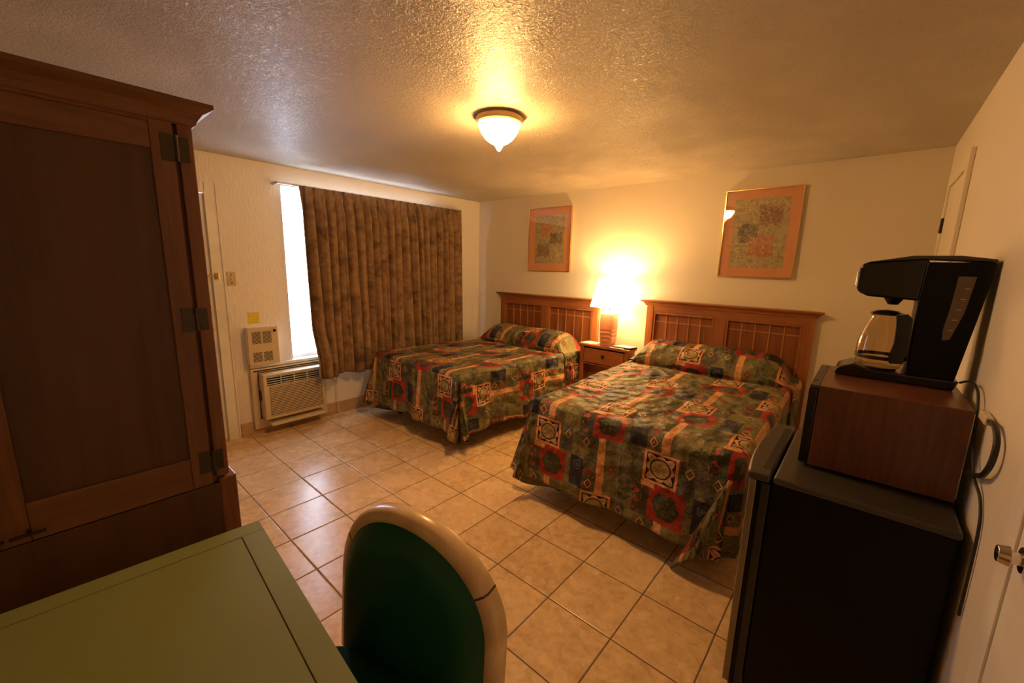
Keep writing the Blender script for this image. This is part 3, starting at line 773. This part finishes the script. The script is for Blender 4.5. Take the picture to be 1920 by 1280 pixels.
# ------------------------------------------------------------ armoire
AXF, AYR, AYL, ATOP = 2.60, -3.716, -4.93, 2.035
t = thing('armoire', (2.3, (AYR+AYL)/2, 0), 'tall brown wooden armoire with panelled hinged doors at the left edge', 'armoire')
MB().box(2.06, AXF-.022, AYL, AYR, .0, 1.98).build('body', M['armoire'], t, .003)
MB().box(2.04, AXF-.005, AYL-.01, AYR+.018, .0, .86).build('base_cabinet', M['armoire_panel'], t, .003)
MB().box(2.04, AXF-.003, AYR-.03, AYR+.020, .0, .875).build('corner_post', M['armoire'], t, .004)
MB().box(AXF-.022, AXF, AYR-.036, AYR, .885, 1.975).build('face_stile', M['armoire'], t, .003)
def adoor(ya, yb, hinge_right):
    z0, z1 = .865, 1.975; q = .053; qt = .080; qb = .105
    do = MB().box(AXF-.02, AXF, ya, ya+q, z0, z1).box(AXF-.02, AXF, yb-q, yb, z0, z1).box(AXF-.02, AXF-.0005, ya+q, yb-q, z1-.01, z1).build('door', M['armoire'], t, .003)
    MB().box(AXF-.02, AXF-.0005, ya+q, yb-q, z1-qt, z1-.01).build('top_rail', M['armoire_y'], do, .003)
    MB().box(AXF-.02, AXF-.0005, ya+q, yb-q, z0, z0+qb).build('bottom_rail', M['armoire_y'], do, .003)
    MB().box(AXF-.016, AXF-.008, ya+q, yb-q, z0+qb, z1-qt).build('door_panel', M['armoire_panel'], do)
    hd = MB(); hy = (ya+.03) if hinge_right else (yb-.03)
    hd.cyl((AXF+.022, hy-.012, .895), (AXF+.022, hy+.050, .895), .004, 10); hd.cyl((AXF, hy+.02, .895), (AXF+.022, hy+.02, .895), .005, 10)
    hd.build('handle', M['dark_metal'], do)
    return do
adoor(-4.208, AYR-.046, True); adoor(-4.79, -4.218, False)
for z in (.945, 1.412, 1.905):
    hg = MB(); hh = .036
    hg.box(AXF, AXF+.003, AYR-.077, AYR-.050, z-hh, z+hh); hg.box(AXF, AXF+.003, AYR-.031, AYR-.012, z-hh*.95, z+hh*.95)
    hg.cyl((AXF+.004, AYR-.041, z-hh*1.0), (AXF+.004, AYR-.041, z+hh*1.0), .0045, 12)
    for zz in (-.022, 0, .022): hg.cyl((AXF+.003, AYR-.066, z+zz), (AXF+.0042, AYR-.066, z+zz), .003, 8); hg.cyl((AXF+.003, AYR-.021, z+zz), (AXF+.0042, AYR-.021, z+zz), .003, 8)
    hg.box(AXF-.004, AXF+.003, AYR-.052, AYR-.030, z-hh*.6, z+hh*.6)
    hg.build('hinge', M['hinge'], t, .0005)
prof = [(0, 0), (.006, .004), (.012, .018), (.022, .034), (.040, .046), (.046, .050), (.046, .062), (0, .062)]
rings = []
for (ox, oz) in prof:
    z = 1.972+oz
    rings.append([(AXF+ox, AYR+.002+ox, z), (2.06-ox, AYR+.002+ox, z), (2.06-ox, AYL-ox, z), (AXF+ox, AYL-ox, z)])
MB().loft(rings).build('crown', M['armoire_y'], t, .0015)

# ------------------------------------------------------------ desk
DX0, DX1, DYF, DYB, DZT = 2.747, 3.98, -3.684, -4.62, .760
t = thing('desk', (DX0, DYF, 0), 'sage green laminate desk with grooved border in the bottom left foreground', 'desk')
q = .062
MB().box(DX0+q, DX1-q, DYB+q, DYF-q, DZT-.030, DZT).build('desktop', M['green_top'], t, .001)
bd = MB(); g_ = .002
bd.box(DX0, DX0+q-g_, DYB, DYF, DZT-.030, DZT+.0008); bd.box(DX1-q+g_, DX1, DYB, DYF, DZT-.030, DZT+.0008)
bd.box(DX0+q-g_, DX1-q+g_, DYF-q+g_, DYF, DZT-.030, DZT+.0008); bd.box(DX0+q-g_, DX1-q+g_, DYB, DYB+q-g_, DZT-.030, DZT+.0008)
bd.build('border', M['green_top'], t, .0015)
MB().box(DX0+q-g_, DX1-q+g_, DYB+q-g_, DYF-q+g_, DZT-.04, DZT-.031).build('groove_backing', M['beige_dark'], t)
ap = MB(); ap.box(DX0+.03, DX1-.03, DYF-.035, DYF-.015, DZT-.12, DZT-.030); ap.box(DX0+.03, DX1-.03, DYB+.015, DYB+.035, DZT-.12, DZT-.030); ap.box(DX0+.015, DX0+.035, DYB+.03, DYF-.03, DZT-.12, DZT-.030); ap.box(DX1-.035, DX1-.015, DYB+.03, DYF-.03, DZT-.12, DZT-.030)
ap.build('apron', M['green_edge'], t, .002)
for x in (DX0+.012, DX1-.062):
    for y in (DYF-.062, DYB+.012): MB().box(x, x+.05, y, y+.05, 0, DZT-.030).build('leg', M['green_edge'], t, .003)

t.rotation_euler = (0, 0, math.radians(-4.1))
# ------------------------------------------------------------ chair
CX, CY = 3.270, -3.497
t = thing('desk_chair', (CX, CY, 0), 'armless chair with dark green vinyl back in a scuffed pale wood frame, at the desk', 'chair')
def backpt(a, inset, off):
    hw0, n_ = .295, 2.03
    hw, zb_, zt_ = hw0-inset, .34+inset*.3, .910-inset
    if a < .25: f = a/.25; x, z = -hw, zb_+(.60-zb_)*f
    elif a > .75: f = (1-a)/.25; x, z = hw, zb_+(.60-zb_)*f
    else:
        th = PI*(1-(a-.25)/.5); c, s_ = math.cos(th), math.sin(th)
        x = hw*math.copysign(abs(c)**(2/n_), c); z = .60+(zt_-.60)*abs(s_)**(2/n_)
    return (CX+x, CY+.039*(z-.44)/.5+.047*(abs(x)/hw0)**2.2+off, z)
N = 112; rings = []
for i in range(N+1):
    a = i/N
    rings.append([backpt(a, .004, -.022), backpt(a, -.004, -.012), backpt(a, -.005, .022), backpt(a, .003, .032), backpt(a, .034, .030), backpt(a, .036, -.018), backpt(a, .030, -.023)])
MB().loft(rings).build('back_frame', M['chair_wood'], t, 0, .9)
for a in (.335, .665):
    jl = MB(); b_ = a+.0035
    P_ = [(.036, -.0185), (.030, -.0238), (.004, -.0228), (-.0047, -.012), (-.0057, .022), (.003, .0328)]
    for k_ in range(len(P_)-1):
        (i0, o0), (i1, o1) = P_[k_], P_[k_+1]
        jl.quad(backpt(a, i0, o0), backpt(a, i1, o1), backpt(b_, i1, o1), backpt(b_, i0, o0))
    jl.build('frame_joint', M['beige_dark'], t)
rows = []
for k_ in range(11):
    ins = .024+.22*(k_/10)
    rows.append([backpt(a_/N, ins, -.016-.040*math.sin(min(1, k_/3.2)*PI/2)) for a_ in range(N+1)])
pad = MB()
for r_ in rows: pad.v += r_
for j in range(10):
    for i in range(N): pad.f.append((j*(N+1)+i, j*(N+1)+i+1, (j+1)*(N+1)+i+1, (j+1)*(N+1)+i))
pad.f.append(tuple(10*(N+1)+i for i in range(N+1)))
b0 = len(pad.v); pad.v += [backpt(a_/N, .035, .016) for a_ in range(N+1)]
for i in range(N): pad.f.append((i, b0+i, b0+i+1, i+1))
pad.f.append(tuple(b0+i for i in range(N+1)))
pad.f.append(tuple([j*(N+1) for j in range(11)]+[j*(N+1)+N for j in range(10, -1, -1)]+[b0+N, b0]))
pad.build('back_pad', M['green_vinyl'], t, 0, .9)
SQ = [(math.copysign(abs(math.cos(a))**.5, math.cos(a)), math.copysign(abs(math.sin(a))**.5, math.sin(a))) for a in [2*PI*k/40 for k in range(40)]]
st = MB(); st.loft([[(CX+hw_*cx_, CY-.235+hd_*cy_, z) for cx_, cy_ in SQ] for z, hw_, hd_ in ((.415, .235, .185), (.425, .245, .195), (.46, .245, .195), (.478, .23, .18), (.485, .18, .14))])
st.build('seat', M['seat_vinyl'], t, 0, .8)
MB().box(CX-.235, CX+.235, CY-.42, CY-.035, .375, .415).build('seat_frame', M['chair_wood'], t, .008)
for sx in (-1, 1):
    MB().cyl((CX+sx*.19, CY-.38, .40), (CX+sx*.20, CY-.40, 0), .022, 16, .016).build('leg', M['chair_wood'], t, 0, .8)
    MB().cyl((CX+sx*.272, CY+.048, .44), (CX+sx*.24, CY+.06, 0), .024, 16, .016).build('leg', M['chair_wood'], t, 0, .8)
t.rotation_euler = (0, 0, .217)

# ------------------------------------------------------------ fridge, microwave, coffee maker
FX0, FX1, FY0, FY1, FZ = 3.905, 4.425, -2.535, -1.985, .925
FY1 = -1.93
t = thing('mini_fridge', ((FX0+FX1)/2, (FY0+FY1)/2, 0), 'black mini fridge with grey door in the right foreground', 'fridge')
MB().box(FX0+.085, FX1, FY0+.006, FY1-.006, .03, FZ-.025).build('body', M['black_matte'], t, .006)
MB().box(FX0+.090, FX1+.004, FY0, FY1, FZ-.024, FZ).build('top_panel', M['greytop'], t, .008, seg=3)
# bowed door and its cap
def bow(z0, z1, dx, ymar=0.0, back=.082):
    pts = []
    ym = (FY0+FY1)/2; hw = (FY1-FY0)/2-ymar
    for k in range(21):
        y = -hw+2*hw*k/20
        pts.append((FX0+.022*(abs(y)/hw)**2.2-dx, ym+y))
    pts += [(FX0+back, ym+hw), (FX0+back, ym-hw)]
    return MB().prism(pts, 'z', z0, z1)
dd = bow(.07, FZ-.028, 0, .004, .044).build('door', M['fridge_door'], t, .003, .6)
MB().box(FX0+.046, FX0+.080, FY0+.004, FY1-.004, .07, FZ-.030).build('door_liner', M['black_matte'], dd, .003)
bow(FZ-.028, FZ, .006).build('door_cap', M['greytop'], t, .007, .6)
MB().box(FX0+.060, FX0+.084, FY0+.001, FY0+.006, .07, FZ-.03).build('gasket', M['rubber'], t)
MB().box(FX0+.05, FX0+.075, FY0+.06, FY1-.06, FZ+.0002, FZ+.001).build('cap_groove', M['slot'], t)
for x in (FX0+.12, FX1-.06):
    for y in (FY0+.06, FY1-.06): MB().cyl((x, y, 0), (x, y, .032), .018, 14).build('foot', M['rubber'], t)
MB().cyl((FX0+.05, FY0+.03, .04), (FX0+.05, FY0+.03, .07), .012, 12).build('door_pin', M['rubber'], t)

MX0, MX1, MY0, MY1, MZ0, MZ1 = 4.040, 4.425, -2.365, -1.945, .937, 1.222
t = thing('microwave', ((MX0+MX1)/2, (MY0+MY1)/2, FZ), 'old microwave with walnut laminate cabinet on top of the fridge', 'microwave')
MB().box(MX0+.028, MX1, MY0, MY1, MZ0, MZ1).build('cabinet', M['laminate'], t, .003)
MB().box(MX0, MX0+.026, MY0+.002, MY1-.002, MZ0+.002, MZ1-.012).build('front_panel', M['black'], t, .003)
MB().box(MX0+.002, MX0+.028, MY0+.002, MY1-.002, MZ1-.011, MZ1).build('front_trim', M['greytop'], t, .002)
MB().box(MX0+.006, MX0+.018, MY0+.07, MY0+.09, MZ1, MZ1+.0008).build('trim_slot', M['slot'], t)
MB().box(MX1-.0005, MX1+.003, MY0+.01, MY1-.01, MZ0+.01, MZ1-.01).build('rear_panel', M['cream'], t)
for x in (MX0+.06, MX1-.06):
    for y in (MY0+.05, MY1-.05): MB().cyl((x, y, FZ+.0015), (x, y, MZ0), .014, 12).build('foot', M['rubber'], t)

z0 = MZ1
KY0, KY1 = -2.115, -1.955; kc = (KY0+KY1)/2
t = thing('coffee_maker', (4.26, kc, z0), 'black drip coffee maker standing on the microwave', 'coffee maker')
# base with rounded control nose
bp = [(4.098, z0), (4.090, z0+.012), (4.096, z0+.026), (4.112, z0+.036), (4.145, z0+.050), (4.175, z0+.040), (4.200, z0+.034), (4.415, z0+.034), (4.405, z0)]
MB().prism(bp, 'y', KY0, KY1).build('base', M['black'], t, .006, .7, 3)
# rear tank tower, flaring toward the top
tp = [(4.285, z0+.030), (4.403, z0+.030), (4.412, z0+.12), (4.425, z0+.25), (4.436, z0+.36), (4.438, z0+.420), (4.285, z0+.420), (4.280, z0+.30), (4.282, z0+.15)]
MB().prism(tp, 'y', KY0, KY1).build('water_tank', M['black_matte'], t, .006, .7, 3)
# brew head
hp = [(4.120, z0+.312), (4.150, z0+.298), (4.285, z0+.290), (4.290, z0+.432), (4.140, z0+.420), (4.120, z0+.412), (4.114, z0+.395), (4.113, z0+.330)]
MB().prism(hp, 'y', KY0+.004, KY1-.004).build('brew_head', M['black'], t, .010, .7, 3)
MB().box(4.1095, 4.1145, KY0+.03, KY1-.03, z0+.335, z0+.385).build('front_trim', M['chrome'], t, .002)
lp = [(4.135, z0+.419), (4.29, z0+.430), (4.440, z0+.421), (4.438, z0+.430), (4.36, z0+.441), (4.25, z0+.441)]
MB().prism(lp, 'y', KY0+.002, KY1-.002).build('lid', M['greytop'], t, .003, .7)
MB().prism([(4.425, z0+.405), (4.446, z0+.400), (4.436, z0+.388), (4.425, z0+.388)], 'y', kc-.02, kc+.02).build('lid_hinge', M['black'], t, .003)
MB().cyl((4.222, kc, z0+.270), (4.222, kc, z0+.296), .014, 20, .030).build('drip_spout', M['black'], t, 0, .6)
lw = [(4.355, z0+.165), (4.372, z0+.170), (4.392, z0+.26), (4.402, z0+.375), (4.362, z0+.375), (4.358, z0+.27), (4.352, z0+.20)]
LWo = MB().prism(lw, 'y', KY0-.0015, KY0+.001).build('level_window', M['level'], t)
for i in range(5): MB().box(4.363+i*.0045, 4.375+i*.0045, KY0-.0022, KY0-.0014, z0+.20+i*.034, z0+.2015+i*.034).build('level_mark', M['level_mark'], LWo)
MB().lathe(4.205, kc, [(.0, z0+.034), (.058, z0+.034), (.060, z0+.040), (.0, z0+.041)], 36).build('warming_plate', M['dark_metal'], t, 0, .5)
# carafe
c = thing('coffee_carafe', (4.205, kc, z0+.041), 'glass coffee carafe with black handle sitting in the coffee maker', 'carafe')
zc = z0+.042
CCX = 4.212
outer = [(.003, zc), (.058, zc), (.067, zc+.012), (.071, zc+.050), (.069, zc+.090), (.060, zc+.130), (.047, zc+.165), (.041, zc+.182), (.044, zc+.192)]
inner = [(r_-.002, z_) for r_, z_ in reversed(outer)]; inner[-1] = (.001, zc+.004); inner[-2] = (.056, zc+.004)
MB().lathe(CCX, kc, outer+inner, 48, False).build('glass_body', M['carafe'], c, 0, True)
MB().lathe(CCX, kc, [(.0716, zc+.030), (.0728, zc+.032), (.0728, zc+.041), (.0716, zc+.043)], 48, False).build('band', M['dark_metal'], c, 0, .5)
MB().lathe(CCX, kc, [(.001, zc+.190), (.046, zc+.190), (.047, zc+.197), (.032, zc+.205), (.001, zc+.209)], 36).build('lid', M['black'], c, 0, .5)
hd = MB(); hd.prism([(4.232, zc+.196), (4.262, zc+.202), (4.276, zc+.188), (4.279, zc+.080), (4.272, zc+.030), (4.238, zc+.026), (4.232, zc+.045), (4.240, zc+.10), (4.238, zc+.160)], 'y', kc-.098, kc-.066)
hd.build('handle', M['black'], c, .004, .7, 3)

o = MB().tube([(4.418, -2.10, z0+.03), (4.432, -2.17, z0+.05), (4.436, -2.26, z0+.04), (4.436, -2.31, z0-.01), (4.436, -2.36, z0-.10), (4.436, -2.44, z0-.16), (4.444, -2.52, z0-.20), (4.444, -2.57, z0-.28), (4.444, -2.58, z0-.5)], .0035).build('power_cord', M['rubber'], None, 0, True)
tag(o, 'thin black cord running from the coffee maker down behind the microwave', 'cord')
t = thing('power_cord', (4.43, -2.42, z0-.03), 'thick black cord with a beige plug curling beside the microwave', 'cord')
MB().box(4.429, 4.446, -2.46, -2.375, z0-.012, z0+.010).build('plug', M['cream'], t, .003)
MB().tube([(4.438, -2.455, z0), (4.437, -2.52, z0+.005), (4.436, -2.575, z0-.02), (4.434, -2.585, z0-.07), (4.434, -2.54, z0-.12), (4.434, -2.47, z0-.15), (4.434, -2.40, z0-.17)], .0065).build('cable', M['rubber'], t, 0, True)

# ------------------------------------------------------------ lights and sky
wd = bpy.data.worlds.new('daylight'); bpy.context.scene.world = wd; wd.use_nodes = True
bg = wd.node_tree.nodes['Background']; bg.inputs[0].default_value = (.66, .78, 1.0, 1); bg.inputs[1].default_value = 15.0
pl = bpy.data.lights.new('window_portal', 'AREA'); pl.shape = 'RECTANGLE'; pl.size = WZ1-WZ0; pl.size_y = WY1-WY0
po = bpy.data.objects.new('window_portal', pl); C.objects.link(po)
po.location = (-.12, (WY0+WY1)/2, (WZ0+WZ1)/2); po.rotation_euler = (0, -PI/2, 0)
pl.cycles.is_portal = True

# ------------------------------------------------------------ camera
cam = bpy.data.cameras.new('camera'); co = bpy.data.objects.new('camera', cam); C.objects.link(co)
F = 766.29; cam.sensor_width = 36; cam.lens = F/1920*36; cam.clip_start = .02
yaw, pitch, roll = math.radians(40.853), math.radians(10.391), math.radians(1.348)
fw = Vector((-math.sin(yaw)*math.cos(pitch), math.cos(yaw)*math.cos(pitch), -math.sin(pitch)))
r0 = Vector((math.cos(yaw), math.sin(yaw), 0)); u0 = r0.cross(fw)
rr = r0*math.cos(roll)+u0*math.sin(roll); uu = -r0*math.sin(roll)+u0*math.cos(roll)
mt = Matrix((rr, uu, -fw)).transposed().to_4x4(); mt.translation = Vector((4.1532, -4.0638, 1.5955))
co.matrix_world = mt
sc = bpy.context.scene; sc.camera = co
sc.view_settings.view_transform = 'Standard'; sc.view_settings.look = 'None'; sc.view_settings.exposure = 0.12; sc.view_settings.gamma = 1
sc.view_settings.use_curve_mapping = False
sc.cycles.max_bounces = 10; sc.cycles.diffuse_bounces = 5; sc.cycles.transparent_max_bounces = 16; sc.cycles.use_denoising = True
